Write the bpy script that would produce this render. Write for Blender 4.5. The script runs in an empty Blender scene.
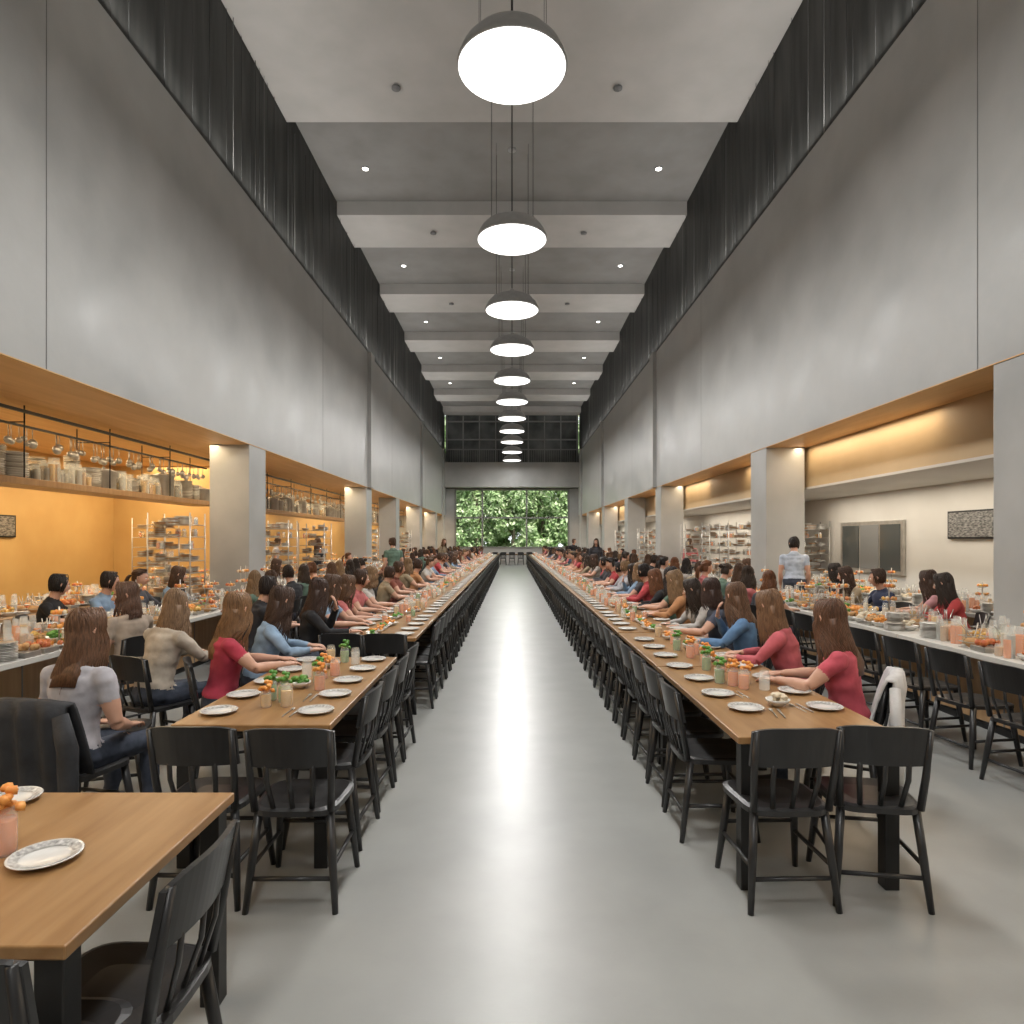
import bpy, bmesh, math, random
from mathutils import Vector, Matrix, kdtree, noise
R = random.Random(7)
F = 650.0
HC = 1.7
scene = bpy.context.scene
col = scene.collection

# ------------------------------------------------------------ materials
def mk(name, base=(.5,.5,.5), rough=.5, metal=0, noise_amt=0, nscale=5, stretch=(1,1,1), col2=None,
       bump=0, bscale=40, emis=None, estr=0, trans=0, detail=4, rough_var=0, alpha=1, coat=0, spec=.5, lo=.3, hi=.7):
    m = bpy.data.materials.new(name); m.use_nodes = True
    nt = m.node_tree; b = nt.nodes['Principled BSDF']
    b.inputs['Base Color'].default_value = (*base,1)
    b.inputs['Roughness'].default_value = rough
    b.inputs['Metallic'].default_value = metal
    b.inputs['Transmission Weight'].default_value = trans
    b.inputs['Coat Weight'].default_value = coat
    b.inputs['Specular IOR Level'].default_value = spec
    if alpha<1: b.inputs['Alpha'].default_value = alpha
    if emis:
        b.inputs['Emission Color'].default_value = (*emis,1); b.inputs['Emission Strength'].default_value = estr
    if col2 is not None or bump or rough_var:
        tc = nt.nodes.new('ShaderNodeTexCoord'); mp = nt.nodes.new('ShaderNodeMapping')
        mp.inputs['Scale'].default_value = stretch
        nt.links.new(tc.outputs['Object'], mp.inputs['Vector'])
        n = nt.nodes.new('ShaderNodeTexNoise'); n.inputs['Scale'].default_value = nscale
        n.inputs['Detail'].default_value = detail
        nt.links.new(mp.outputs[0], n.inputs['Vector'])
        if col2 is not None:
            r = nt.nodes.new('ShaderNodeValToRGB')
            r.color_ramp.elements[0].position=lo; r.color_ramp.elements[1].position=hi
            r.color_ramp.elements[0].color=(*base,1); r.color_ramp.elements[1].color=(*col2,1)
            nt.links.new(n.outputs['Fac'], r.inputs[0]); nt.links.new(r.outputs[0], b.inputs['Base Color'])
        if rough_var:
            mr = nt.nodes.new('ShaderNodeMapRange'); mr.inputs[1].default_value=lo; mr.inputs[2].default_value=hi
            mr.inputs[3].default_value=rough-rough_var; mr.inputs[4].default_value=rough+rough_var
            nt.links.new(n.outputs['Fac'], mr.inputs[0]); nt.links.new(mr.outputs[0], b.inputs['Roughness'])
        if bump:
            n2 = nt.nodes.new('ShaderNodeTexNoise'); n2.inputs['Scale'].default_value=bscale
            n2.inputs['Detail'].default_value=3
            nt.links.new(mp.outputs[0], n2.inputs['Vector'])
            bp = nt.nodes.new('ShaderNodeBump'); bp.inputs['Strength'].default_value=bump; bp.inputs['Distance'].default_value=.01
            nt.links.new(n2.outputs['Fac'], bp.inputs['Height']); nt.links.new(bp.outputs[0], b.inputs['Normal'])
    return m

M = {}
M['plaster'] = mk('wall_plaster',(.34,.345,.34),.40,col2=(.46,.465,.455),nscale=.9,detail=10,bump=.08,bscale=14,rough_var=.09)
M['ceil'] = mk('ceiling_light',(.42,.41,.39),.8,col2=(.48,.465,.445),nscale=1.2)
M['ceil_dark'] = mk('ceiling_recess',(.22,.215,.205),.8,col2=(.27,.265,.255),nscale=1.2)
M['floor'] = mk('polished_concrete',(.25,.255,.245),.31,col2=(.33,.335,.325),nscale=2.2,detail=15,spec=.5,bump=.03,bscale=60,lo=.15,hi=.85)
M['dark'] = mk('clerestory_dark',(.010,.011,.010),.55,col2=(.05,.05,.047),nscale=5,stretch=(1,1,.12),detail=9,spec=.3)
M['wire'] = mk('steel_wire',(.05,.05,.05),.5,metal=.3)
M['mullion'] = mk('mullion',(.20,.20,.195),.5)
M['seam'] = mk('seam',(.19,.19,.19),.7)
M['wood'] = mk('oak_top',(.245,.125,.045),.36,col2=(.35,.20,.085),nscale=3.2,stretch=(6,.6,6),detail=8,bump=.04)
M['woodc'] = mk('counter_wood',(.33,.19,.09),.4,col2=(.43,.27,.14),nscale=3,stretch=(.6,6,.6))
M['soffit'] = mk('soffit_wood',(.62,.36,.14),.5,col2=(.74,.46,.20),nscale=2,stretch=(4,.4,1))
M['ochre'] = mk('ochre_paint',(.48,.30,.11),.6,col2=(.56,.37,.15),nscale=1)
M['beige'] = mk('beige_paint',(.44,.32,.18),.55,col2=(.52,.39,.23),nscale=1)
M['white'] = mk('white_paint',(.56,.54,.50),.6,col2=(.62,.60,.56),nscale=1)
M['black'] = mk('black_wood',(.016,.016,.017),.34,col2=(.027,.027,.028),nscale=12,stretch=(1,1,.2))
M['blackmetal'] = mk('black_metal',(.02,.02,.02),.4,metal=.3)
M['steel'] = mk('steel',(.52,.50,.46),.3,metal=.6,col2=(.38,.36,.33),nscale=6)
M['china'] = mk('china',(.68,.67,.64),.22,coat=.3)
M['pattern'] = mk('china_pattern',(.20,.19,.18),.3,col2=(.66,.65,.62),nscale=70)
M['pend'] = mk('pendant_shell',(.36,.36,.355),.5,metal=.1,col2=(.42,.42,.415),nscale=8)
M['glow'] = mk('pendant_diffuser',(1,1,1),.5,emis=(1,.99,.96),estr=2.0)
M['spot'] = mk('downlight',(1,1,1),.5,emis=(1,.97,.9),estr=8)
M['glass'] = mk('glass',(.9,.92,.88),.06,alpha=.28)
M['oj'] = mk('orange_juice',(.80,.24,.03),.25,coat=.5)
M['gj'] = mk('green_drink',(.16,.30,.05),.25,coat=.5)
M['yj'] = mk('yellow_drink',(.66,.40,.10),.25,coat=.5)
M['leaf'] = mk('salad_leaf',(.05,.20,.03),.5,col2=(.18,.38,.07),nscale=30)
M['orange'] = mk('orange_food',(.72,.22,.03),.5,col2=(.80,.40,.10),nscale=25)
M['bread'] = mk('bread',(.42,.22,.08),.7,col2=(.58,.36,.17),nscale=20)
M['redf'] = mk('tomato_food',(.42,.08,.03),.45,col2=(.62,.22,.06),nscale=25)
M['paper'] = mk('cream_food',(.62,.52,.37),.6,col2=(.72,.64,.5),nscale=20)
M['board'] = mk('menu_board',(.03,.03,.03),.5,col2=(.30,.29,.27),nscale=16,stretch=(1,1,3.5),detail=1)
M['winglass'] = mk('dark_glass',(.06,.07,.07),.1,coat=.5)
M['upglass'] = mk('upper_glazing',(.025,.03,.03),.2,col2=(.14,.15,.145),nscale=.8,detail=6,coat=.4)
M['frame'] = mk('window_frame',(.22,.23,.21),.5)
M['foliage'] = mk('tree_foliage',(.13,.24,.08),.6,col2=(.40,.54,.25),nscale=1.6,detail=8)
M['foliage2'] = mk('tree_foliage_light',(.34,.46,.21),.6,col2=(.66,.74,.50),nscale=2.2,detail=8)
M['trunk'] = mk('tree_bark',(.16,.12,.09),.8,col2=(.24,.19,.14),nscale=8)
M['grass'] = mk('grass',(.14,.24,.08),.9,col2=(.24,.38,.14),nscale=4)
M['skin'] = mk('skin',(.54,.30,.21),.5,col2=(.60,.35,.25),nscale=8)
M['pants'] = mk('denim',(.03,.04,.06),.8,col2=(.05,.06,.09),nscale=30)
M['shoe'] = mk('shoe',(.03,.03,.03),.5)
M['eye'] = mk('eye_white',(.8,.8,.78),.2)
M['iris'] = mk('iris',(.05,.03,.02),.2)
M['lip'] = mk('lip',(.42,.15,.12),.4)
M['jacket'] = mk('jacket_cloth',(.012,.013,.016),.75,col2=(.03,.032,.038),nscale=9,bump=.3)
M['whitecloth'] = mk('white_cloth',(.50,.49,.49),.8,col2=(.6,.59,.58),nscale=9,bump=.3)
def shirt():
    m = mk('shirt_cloth',(.5,.5,.5),.85,bump=.5,bscale=14); nt=m.node_tree; b=nt.nodes['Principled BSDF']
    oi=nt.nodes.new('ShaderNodeObjectInfo'); n=nt.nodes.new('ShaderNodeTexNoise'); n.inputs['Scale'].default_value=9
    n.inputs['Detail'].default_value=5
    tc=nt.nodes.new('ShaderNodeTexCoord'); nt.links.new(tc.outputs['Object'],n.inputs['Vector'])
    mr=nt.nodes.new('ShaderNodeMapRange'); mr.inputs[1].default_value=.3; mr.inputs[2].default_value=.7; mr.inputs[3].default_value=.72; mr.inputs[4].default_value=1.15
    nt.links.new(n.outputs['Fac'],mr.inputs[0])
    mx=nt.nodes.new('ShaderNodeVectorMath'); mx.operation='SCALE'
    nt.links.new(oi.outputs['Color'],mx.inputs[0]); nt.links.new(mr.outputs[0],mx.inputs['Scale'])
    nt.links.new(mx.outputs[0],b.inputs['Base Color']); return m
def hair():
    m = mk('hair_strands',(.1,.05,.03),.5,spec=.35); nt=m.node_tree; b=nt.nodes['Principled BSDF']
    at=nt.nodes.new('ShaderNodeAttribute'); at.attribute_type='OBJECT'; at.attribute_name='hair_tint'
    n=nt.nodes.new('ShaderNodeTexNoise'); n.inputs['Scale'].default_value=40; n.inputs['Detail'].default_value=3
    tc=nt.nodes.new('ShaderNodeTexCoord'); mp=nt.nodes.new('ShaderNodeMapping'); mp.inputs['Scale'].default_value=(3,3,.25)
    nt.links.new(tc.outputs['Object'],mp.inputs[0]); nt.links.new(mp.outputs[0],n.inputs['Vector'])
    mr=nt.nodes.new('ShaderNodeMapRange'); mr.inputs[1].default_value=.3; mr.inputs[2].default_value=.7; mr.inputs[3].default_value=.55; mr.inputs[4].default_value=1.35
    nt.links.new(n.outputs['Fac'],mr.inputs[0])
    mx=nt.nodes.new('ShaderNodeVectorMath'); mx.operation='SCALE'
    nt.links.new(at.outputs['Color'],mx.inputs[0]); nt.links.new(mr.outputs[0],mx.inputs['Scale'])
    nt.links.new(mx.outputs[0],b.inputs['Base Color']); return m
M['shirt']=shirt(); M['hair']=hair()

# ------------------------------------------------------------ mesh builder
class MB:
    def __init__(s): s.v=[]; s.f=[]; s.m=[]; s.sm=[]; s.mats=[]
    def mi(s,name):
        if name not in s.mats: s.mats.append(name)
        return s.mats.index(name)
    def add(s,vs,fs,mat,smooth=False):
        o=len(s.v); s.v+= [tuple(v) for v in vs]; k=s.mi(mat)
        for f in fs:
            s.f.append(tuple(i+o for i in f)); s.m.append(k); s.sm.append(smooth)
    def box(s,x0,x1,y0,y1,z0,z1,mat,bev=0,T=None):
        if bev>0:
            bm=bmesh.new(); bmesh.ops.create_cube(bm,size=1)
            for v in bm.verts:
                v.co=Vector(((x0+x1)/2+v.co.x*(x1-x0),(y0+y1)/2+v.co.y*(y1-y0),(z0+z1)/2+v.co.z*(z1-z0)))
            bmesh.ops.bevel(bm,geom=list(bm.edges),offset=bev,segments=2,affect='EDGES',profile=.5)
            bm.verts.index_update()
            vs=[v.co.copy() for v in bm.verts]; fs=[[v.index for v in f.verts] for f in bm.faces]; bm.free()
        else:
            vs=[Vector((x,y,z)) for z in (z0,z1) for y in (y0,y1) for x in (x0,x1)]
            fs=[(0,2,3,1),(4,5,7,6),(0,1,5,4),(2,6,7,3),(0,4,6,2),(1,3,7,5)]
        if T: vs=[T@v for v in vs]
        s.add(vs,fs,mat)
    def loft(s,path,rad,mat,n=8,ref=(1,0,0),smooth=True,cap=True):
        vs,fs=loftgeo(path,rad,n,ref,cap); s.add(vs,fs,mat,smooth)
    def lathe(s,prof,c,mat,n=16,smooth=True,cap=True):
        vs=[];fs=[]
        for r,z in prof:
            for i in range(n):
                a=2*math.pi*i/n; vs.append((c[0]+r*math.cos(a),c[1]+r*math.sin(a),c[2]+z))
        for j in range(len(prof)-1):
            for i in range(n):
                k=(i+1)%n; fs.append((j*n+i,j*n+k,(j+1)*n+k,(j+1)*n+i))
        if cap:
            fs.append(tuple(range(n))[::-1]); fs.append(tuple((len(prof)-1)*n+i for i in range(n)))
        s.add(vs,fs,mat,smooth)
    def blob(s,c,r,mat,seg=8,rings=6,jit=0,rng=R):
        if not hasattr(r,'__len__'): r=(r,r,r)
        vs=[];fs=[]
        for j in range(1,rings):
            th=math.pi*j/rings
            for i in range(seg):
                a=2*math.pi*i/seg; k=1+rng.uniform(-jit,jit)
                vs.append((c[0]+r[0]*k*math.sin(th)*math.cos(a),c[1]+r[1]*k*math.sin(th)*math.sin(a),c[2]+r[2]*k*math.cos(th)))
        t=len(vs); vs.append((c[0],c[1],c[2]+r[2])); vs.append((c[0],c[1],c[2]-r[2]))
        for j in range(rings-2):
            for i in range(seg):
                k=(i+1)%seg; fs.append((j*seg+i,(j+1)*seg+i,(j+1)*seg+k,j*seg+k))
        for i in range(seg):
            k=(i+1)%seg; fs.append((t,i,k)); fs.append((t+1,(rings-2)*seg+k,(rings-2)*seg+i))
        s.add(vs,fs,mat,True)
    def mesh(s,name):
        me=bpy.data.meshes.new(name); me.from_pydata(s.v,[],s.f)
        for n in s.mats: me.materials.append(M[n])
        me.polygons.foreach_set('material_index',s.m); me.polygons.foreach_set('use_smooth',s.sm); me.update()
        return me
    def obj(s,name,loc=(0,0,0),rot=0): return put(name,s.mesh(name),loc,rot)

def loftgeo(path,rad,n,ref,cap=True):
    P=[Vector(p) for p in path]; vs=[];fs=[]; u=Vector(ref)
    for i,p in enumerate(P):
        a=P[max(i-1,0)]; b=P[min(i+1,len(P)-1)]; t=(b-a)
        t = t.normalized() if t.length>1e-9 else Vector((0,0,1))
        u2=u-t*u.dot(t)
        if u2.length<1e-4: u2=t.orthogonal()
        u=u2.normalized(); w=t.cross(u)
        r=rad[i] if hasattr(rad,'__len__') else rad
        ra,rb=(r if hasattr(r,'__len__') else (r,r))
        for k in range(n):
            an=2*math.pi*k/n; vs.append(p+u*(ra*math.cos(an))+w*(rb*math.sin(an)))
    for j in range(len(P)-1):
        for i in range(n):
            k=(i+1)%n; fs.append((j*n+i,j*n+k,(j+1)*n+k,(j+1)*n+i))
    if cap:
        fs.append(tuple(range(n))[::-1]); fs.append(tuple((len(P)-1)*n+i for i in range(n)))
    return vs,fs

def put(name,me,loc=(0,0,0),rot=0,scale=1):
    o=bpy.data.objects.new(name,me); o.location=loc; o.rotation_euler=(0,0,rot)
    if scale!=1: o.scale=(scale,)*3
    col.objects.link(o); return o

# ------------------------------------------------------------ room shell
WX=4.8; Y0=-8; Y1=47; ZS=3.46; ZW=7.95; ZC=10.7; LX=-9.5; RX=7.7
b=MB(); b.box(LX,RX,Y0,Y1,-.1,0,'floor'); b.obj('floor')
for sgn,nm in ((-1,'left'),(1,'right')):
    b=MB(); xa,xb=sorted((sgn*WX,sgn*(WX+.5)))
    b.box(xa,xb,Y0,Y1,ZS,ZW,'plaster')
    for y in (1.2,6.7,16.5,26,36):
        x=sgn*(WX-.001); b.box(min(x,x-sgn*.002),max(x,x-sgn*.002),y-.006,y+.006,ZS,ZW,'seam')
    b.obj('wall_'+nm)
    b=MB(); xa,xb=sorted((sgn*(WX+.06),sgn*(WX+.4)))
    b.box(xa,xb,Y0,Y1,ZW,ZC+.5,'dark')
    b.obj('wall_clerestory_'+nm)
    b=MB()
    rr=random.Random(3+sgn); y=-2
    while y<Y1:
        x=sgn*(WX+rr.uniform(0,.04)); r=rr.choice((.004,.005,.007))
        b.loft([(x,y,ZW),(x,y,ZC)],r,'mullion' if rr.random()<.2 else 'wire',4)
        y+=rr.choice((.2,.4,.6,.8))
    b.obj('wire_curtain')
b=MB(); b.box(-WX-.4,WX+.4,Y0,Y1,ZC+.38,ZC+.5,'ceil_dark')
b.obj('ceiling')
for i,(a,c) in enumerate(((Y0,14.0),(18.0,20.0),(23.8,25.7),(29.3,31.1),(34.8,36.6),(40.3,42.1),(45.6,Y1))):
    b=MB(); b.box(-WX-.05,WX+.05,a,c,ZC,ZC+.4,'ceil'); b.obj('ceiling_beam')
for sgn in (-1,1):
    ys=[11.9,21.5,27,34,41] if sgn<0 else [12.3,21,27,34,41]
    if sgn>0: ys=[5.7]+ys
    for y in ys:
        b=MB(); xa,xb=sorted((sgn*(WX+.01),sgn*(WX+.74)))
        b.box(xa,xb,y,y+.8,0,ZS,'plaster',.01); b.obj('pillar')
b=MB()
for sgn in (-1,1):
    for y in (21.6,34.1,44.5):
        xa,xb=sorted((sgn*WX,sgn*(WX-.12))); b.box(xa,xb,y,y+.55,0 if y>40 else ZS,ZW,'plaster')
b.obj('trim_2')
# side rooms
b=MB(); b.box(LX,-WX-.5,Y0,Y1,ZS,ZS+.15,'soffit'); b.box(-WX-.5,-WX,Y0,Y1,ZS-.012,ZS,'soffit'); b.obj('ceiling_side_left')
b=MB(); b.box(WX+.5,5.62,Y0,Y1,ZS,ZS+.15,'soffit'); b.box(WX,WX+.5,Y0,Y1,ZS-.012,ZS,'soffit')
b.box(5.62,5.75,Y0,Y1,2.7,ZS+.15,'beige'); b.box(5.75,RX,Y0,Y1,2.7,2.85,'white'); b.box(5.6,5.78,Y0,Y1,2.66,2.7,'white'); b.obj('ceiling_side_right')
b=MB(); b.box(LX-.2,LX,Y0,Y1,0,ZS,'ochre'); b.obj('wall_side_left')
b=MB(); b.box(LX,-7.2,15.5,15.7,0,ZS,'ochre'); b.box(-7.2,-7.0,15.5,15.7,0,ZS,'beige'); b.obj('wall_partition_left')
b=MB(); b.box(RX,RX+.2,Y0,Y1,0,2.7,'white'); b.obj('wall_side_right')
b=MB(); b.box(6.9,RX,17.2,17.4,0,2.7,'seam'); b.obj('wall_partition_right')
b=MB(); b.box(LX,RX,Y0-.2,Y0,0,ZC+.5,'plaster'); b.obj('wall_back')
# far wall
b=MB()
b.box(LX,-4.15,Y1,Y1+.2,0,5.4,'plaster'); b.box(4.15,RX,Y1,Y1+.2,0,5.4,'plaster'); b.box(-4.15,4.15,Y1,Y1+.2,0,1.1,'plaster')
b.box(-WX,WX,Y1,Y1+.2,5.4,ZC+.5,'dark'); b.obj('wall_far')
b=MB(); b.box(-WX,WX,Y1-1.0,Y1,5.45,7.2,'plaster'); b.obj('trim_1')
b=MB(); b.box(-4.75,4.75,Y1-.05,Y1-.02,7.2,ZC,'upglass')
for i in range(9):
    x=-4.7+i*1.175; b.box(x-.04,x+.04,Y1-.15,Y1-.05,7.2,ZC,'mullion')
for z in (7.2,8.9,10.2): b.box(-WX,WX,Y1-.14,Y1-.05,z,z+.09,'mullion')
b.obj('window_3')
b=MB(); b.box(-WX,WX,Y1-.82,Y1-.75,8.1,8.17,'mullion')
for i in range(60):
    x=-4.7+i*.16; b.box(x-.012,x+.012,Y1-.79,Y1-.77,7.2,8.1,'mullion')
b.obj('balcony_railing')
b=MB()
for x in (-4.15,-2.2,1.0,4.03): b.box(x,x+.12,Y1-.05,Y1+.1,1.1,5.4,'frame')
for z in (1.1,3.25,5.28): b.box(-4.15,4.15,Y1-.06,Y1+.09,z,z+.12,'frame')
b.obj('window_1')
# outside
b=MB(); b.box(-40,40,Y1+.3,Y1+60,-.2,-.1,'grass'); b.obj('lawn_ground')
rt=random.Random(5)
def treemesh(seed,hgt=8.5):
    rt=random.Random(seed); b=MB()
    b.loft([(0,0,-.1),(.1,0,2),(0,0,hgt*.6)],[.22,.16,.08],'trunk',8)
    for k in range(7):
        a=k*.9; z=1.5+k*.6; b.loft([(0,0,z),(math.cos(a)*.8,math.sin(a)*.8,z+.7),(math.cos(a)*1.5,math.sin(a)*1.5,z+1.1)],[.07,.05,.02],'trunk',5)
    cl=[(rt.gauss(0,1.1),rt.gauss(0,.8),rt.uniform(.5,hgt),rt.uniform(.4,.9)) for _ in range(60)]
    for mat,num in (('foliage',3600),('foliage2',2400)):
        vs=[];fs=[]
        for q in range(num):
            c=rt.choice(cl); d=Vector((rt.gauss(0,1),rt.gauss(0,1),rt.gauss(0,1))).normalized()*c[3]*rt.uniform(.6,1.05)
            p=Vector(c[:3])+d; n=(d+Vector((rt.gauss(0,.4),rt.gauss(0,.4),.4+rt.gauss(0,.4)))*c[3]).normalized(); u=n.orthogonal().normalized()
            u=Matrix.Rotation(rt.uniform(0,6.28),3,n)@u; w=n.cross(u); s=rt.uniform(.12,.24); o=len(vs)
            vs+=[p+u*s,p+w*s*.5+n*.03,p-u*s,p-w*s*.5+n*.03]; fs.append((o,o+1,o+2,o+3))
        b.add(vs,fs,mat)
    return b.mesh('tree')
TM=[treemesh(s) for s in (1,2,3)]
for i in range(22):
    put('tree',TM[i%3],(-15+(i%11)*3.0+rt.uniform(-.6,.6),Y1+(9 if i<11 else 15)+rt.uniform(0,2),0),rt.uniform(0,6),1 if i<11 else 1.5)
sl=bpy.data.lights.new('sun','SUN'); sl.energy=6; sl.angle=.05; sl.color=(1,.96,.88)
so=bpy.data.objects.new('sun',sl); so.rotation_euler=(math.radians(38),0,math.radians(12)); so.location=(0,20,30); col.objects.link(so)

# ------------------------------------------------------------ pendants & lights
def area(name,loc,rot,power,colr,shape,sx,sy=1):
    l=bpy.data.lights.new(name,'AREA'); l.energy=power; l.color=colr; l.shape=shape; l.size=sx
    if shape=='RECTANGLE': l.size_y=sy
    o=bpy.data.objects.new(name,l); o.location=loc; o.rotation_euler=rot; col.objects.link(o); return o
pb=MB()
pb.lathe([(.60,0),(.615,.02),(.60,.07),(.55,.17),(.46,.27),(.32,.34),(.14,.38),(.06,.39),(.05,.47),(.02,.5)],(0,0,0),'pend',40)
pb.lathe([(.60,-.004),(.585,-.015),(.45,-.03),(.2,-.04),(.02,-.042)],(0,0,0),'glow',40)
pb.loft([(0,0,.45),(0,0,3.7)],.012,'wire',6)
for a in (.5,2.6,3.7,5.8):
    pb.loft([(.42*math.cos(a),.42*math.sin(a),.28),(.42*math.cos(a),.42*math.sin(a),3.7)],.003,'wire',4)
pb.lathe([(.09,3.66),(.09,3.7)],(0,0,0),'pend',16)
pm=pb.mesh('pendant_lamp')
for y in (-5,-1,3.4,7.25,11.4,14.9,18.0,21.5,24.8,28.2,31.5,35,39,43):
    put('pendant_lamp',pm,(0,y,6.96))
    area('pendant_light',(0,y,6.91),(0,0,0),165,(1,.98,.945),'DISK',1.12)
for sgn in (-1,1):
    area('ceiling_fill',(sgn*4.66,19,8.0),(math.pi,sgn*math.radians(-20),0),480,(1,.975,.94),'RECTANGLE',.12,52)  # added fill strips washing the ceiling, not real cove fittings
db=MB(); db.lathe([(.075,0),(.075,.02)],(0,0,0),'spot',12); db.lathe([(.10,.005),(.10,.03)],(0,0,0),'pend',12); dm=db.mesh('downlight')
for y in (16.4,22.2,27.9,33.4,38.8):
    for x in (-3.7,3.7): put('downlight',dm,(x,y,ZC+.355))
sb=MB(); sb.lathe([(.09,0),(.09,.03),(.05,.05)],(0,0,0),'seam',12); smm=sb.mesh('smoke_detector')
for x in (-2.3,2.1): put('smoke_detector',smm,(x,12.9,ZC-.05))
for y in (19,24.7):
    for x in (-2.3,2.1): put('smoke_detector',smm,(x,y,ZC-.05))
for y in (2.5,12,22,32,42):
    area('side_light',(-7.9,y,ZS-.03),(0,0,0),235,(1,.77,.47),'RECTANGLE',1.4,7)
    area('side_light',(6.8,y,2.67),(0,0,0),110,(1,.90,.75),'RECTANGLE',1.0,7)
    area('side_light',(-5.5,y,ZS-.03),(0,0,0),95,(1,.78,.5),'RECTANGLE',.25,7)
    area('side_light',(5.42,y,ZS-.03),(0,0,0),55,(1,.8,.55),'RECTANGLE',.12,7)

w=bpy.data.worlds.new('World'); scene.world=w; w.use_nodes=True
w.node_tree.nodes['Background'].inputs[0].default_value=(.92,.96,1,1); w.node_tree.nodes['Background'].inputs[1].default_value=2.0

# ------------------------------------------------------------ chair
cb=MB()
def curved(b,z0,z1,w,y0,bow,th,mat,n=14,lean=.25):
    vs=[];fs=[]
    for i in range(n+1):
        t=-1+2*i/n; x=w*t; yy=y0-bow*(1-t*t); zt=z1-.012*t*t*t*t*2
        for (dy,z) in ((0,z0),(th,z0),(th,zt),(0,zt)):
            vs.append((x,yy+dy-(z-z0)*lean,z))
    for i in range(n):
        for k in range(4):
            l=(k+1)%4; fs.append((i*4+k,i*4+l,(i+1)*4+l,(i+1)*4+k))
    fs.append((0,3,2,1)); fs.append((n*4,n*4+1,n*4+2,n*4+3)); b.add(vs,fs,mat,False)
out=[]
for i in range(28):
    a=2*math.pi*i/28; ca,sa=math.cos(a),math.sin(a)
    x=.205*math.copysign(abs(ca)**.45,ca); y=.205*math.copysign(abs(sa)**.45,sa); x*=1+.06*(y/.2); out.append((x,y))
vs=[(x,y,.435) for x,y in out]+[(x,y,.46) for x,y in out]+[(x*.9,y*.9,.468) for x,y in out]+[(x*.5,y*.5,.458) for x,y in out]
fs=[tuple(range(28))[::-1]]
for j in range(3):
    for i in range(28): k=(i+1)%28; fs.append((j*28+i,j*28+k,(j+1)*28+k,(j+1)*28+i))
fs.append(tuple(84+i for i in range(28))); cb.add(vs,fs,'black')
legs={}
for sx in (-1,1):
    for sy in (-1,1):
        top=Vector((sx*.165,sy*.155,.44)); bot=Vector((sx*.205,sy*.215,0)); legs[sx,sy]=(top,bot)
        cb.loft([top,top.lerp(bot,.5),bot],[.021,.020,.014],'black',8)
def lp(k,t): a,c=legs[k]; return a.lerp(c,t)
for sx in (-1,1): cb.loft([lp((sx,-1),.55),lp((sx,1),.55)],.011,'black',6)
for sy,t in ((1,.42),(-1,.66)): cb.loft([lp((-1,sy),t),lp((1,sy),t)],.011,'black',6)
for sx in (-1,1): cb.loft([(sx*.175,-.175,.455),(sx*.185,-.205,.62),(sx*.188,-.245,.84)],[.018,.017,.013],'black',8)
curved(cb,.67,.858,.205,-.208,.035,.018,'black',lean=.2)
for t in (-.55,0,.55):
    cb.loft([(.16*t,-.18,.46),(.19*t,-.2-.03*(1-t*t),.60),(.19*t,-.210-.03*(1-t*t),.70)],[(.013,.007)]*3,'black',6)
chair=cb.mesh('dining_chair')
def add_chair(x,y,face,j=2.5):
    return put('dining_chair',chair,(x,y,0),math.radians(face+R.uniform(-j,j)))

# ------------------------------------------------------------ tables
def table(x0,x1,y0,y1):
    cx,cy=(x0+x1)/2,(y0+y1)/2; hx,hy=(x1-x0)/2,(y1-y0)/2
    b=MB(); b.box(-hx,hx,-hy,hy,.715,.75,'wood',.005)
    a=.07
    b.box(-hx+a,hx-a,-hy+a,-hy+a+.025,.67,.715,'blackmetal'); b.box(-hx+a,hx-a,hy-a-.025,hy-a,.67,.715,'blackmetal')
    b.box(-hx+a,-hx+a+.025,-hy+a,hy-a,.67,.715,'blackmetal'); b.box(hx-a-.025,hx-a,-hy+a,hy-a,.67,.715,'blackmetal')
    for sx in (-1,1):
        for sy in (-1,1):
            px=sx*(hx-.055); py=sy*(hy-.055); b.box(px-.035,px+.035,py-.035,py+.035,0,.715,'blackmetal',.004)
    b.obj('dining_table',(cx,cy,0))
def plate(b,x,y,z,r=.105,n=24,food=False):
    b.lathe([(r*.55,0),(r*.62,.004),(r*.98,.016),(r,.019),(r*.97,.021),(r*.66,.010),(r*.6,.008),(0.001,.008)],(x,y,z),'china',n)
def jar(b,x,y,z,mat,h=.13,r=.035,n=12):
    b.lathe([(r*.9,0),(r,.01),(r,h*.7),(r*.98,h*.72),(.001,h*.72)],(x,y,z),mat,n)
    b.lathe([(r*1.04,0),(r*1.06,h*.8),(r*.85,h*.9),(r*.88,h)],(x,y,z),'glass',n,cap=False)
def bowl(b,x,y,z,r,mat,rng,n=14,k=9):
    b.lathe([(r*.4,0),(r*.5,.004),(r*.9,r*.4),(r,r*.6),(r*.95,r*.6),(r*.8,r*.42),(.001,r*.42)],(x,y,z),'china',n)
    for i in range(k):
        a=rng.uniform(0,6.28); q=rng.uniform(0,r*.62)
        b.blob((x+q*math.cos(a),y+q*math.sin(a),z+r*.6+rng.uniform(0,r*.45)),(r*.3,r*.3,r*.2),mat,6,4,.25,rng)
pl=MB(); plate(pl,0,0,0,.098,40)
pl.lathe([(.066,.0125),(.074,.0150),(.090,.0200)],(0,0,.0003),'pattern',40,cap=False)
PL=pl.mesh('dinner_plate')
def mkjar(mat,top=None,h=.125,r=.032):
    b=MB(); jar(b,0,0,0,mat,h,r,16)
    if top:
        rr=random.Random(2)
        for i in range(16): b.blob((rr.uniform(-.028,.028),rr.uniform(-.028,.028),h-.015+rr.uniform(0,.055)),(.016,.016,.012),top,6,4,.3,rr)
    return b.mesh('drink_jar')
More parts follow.
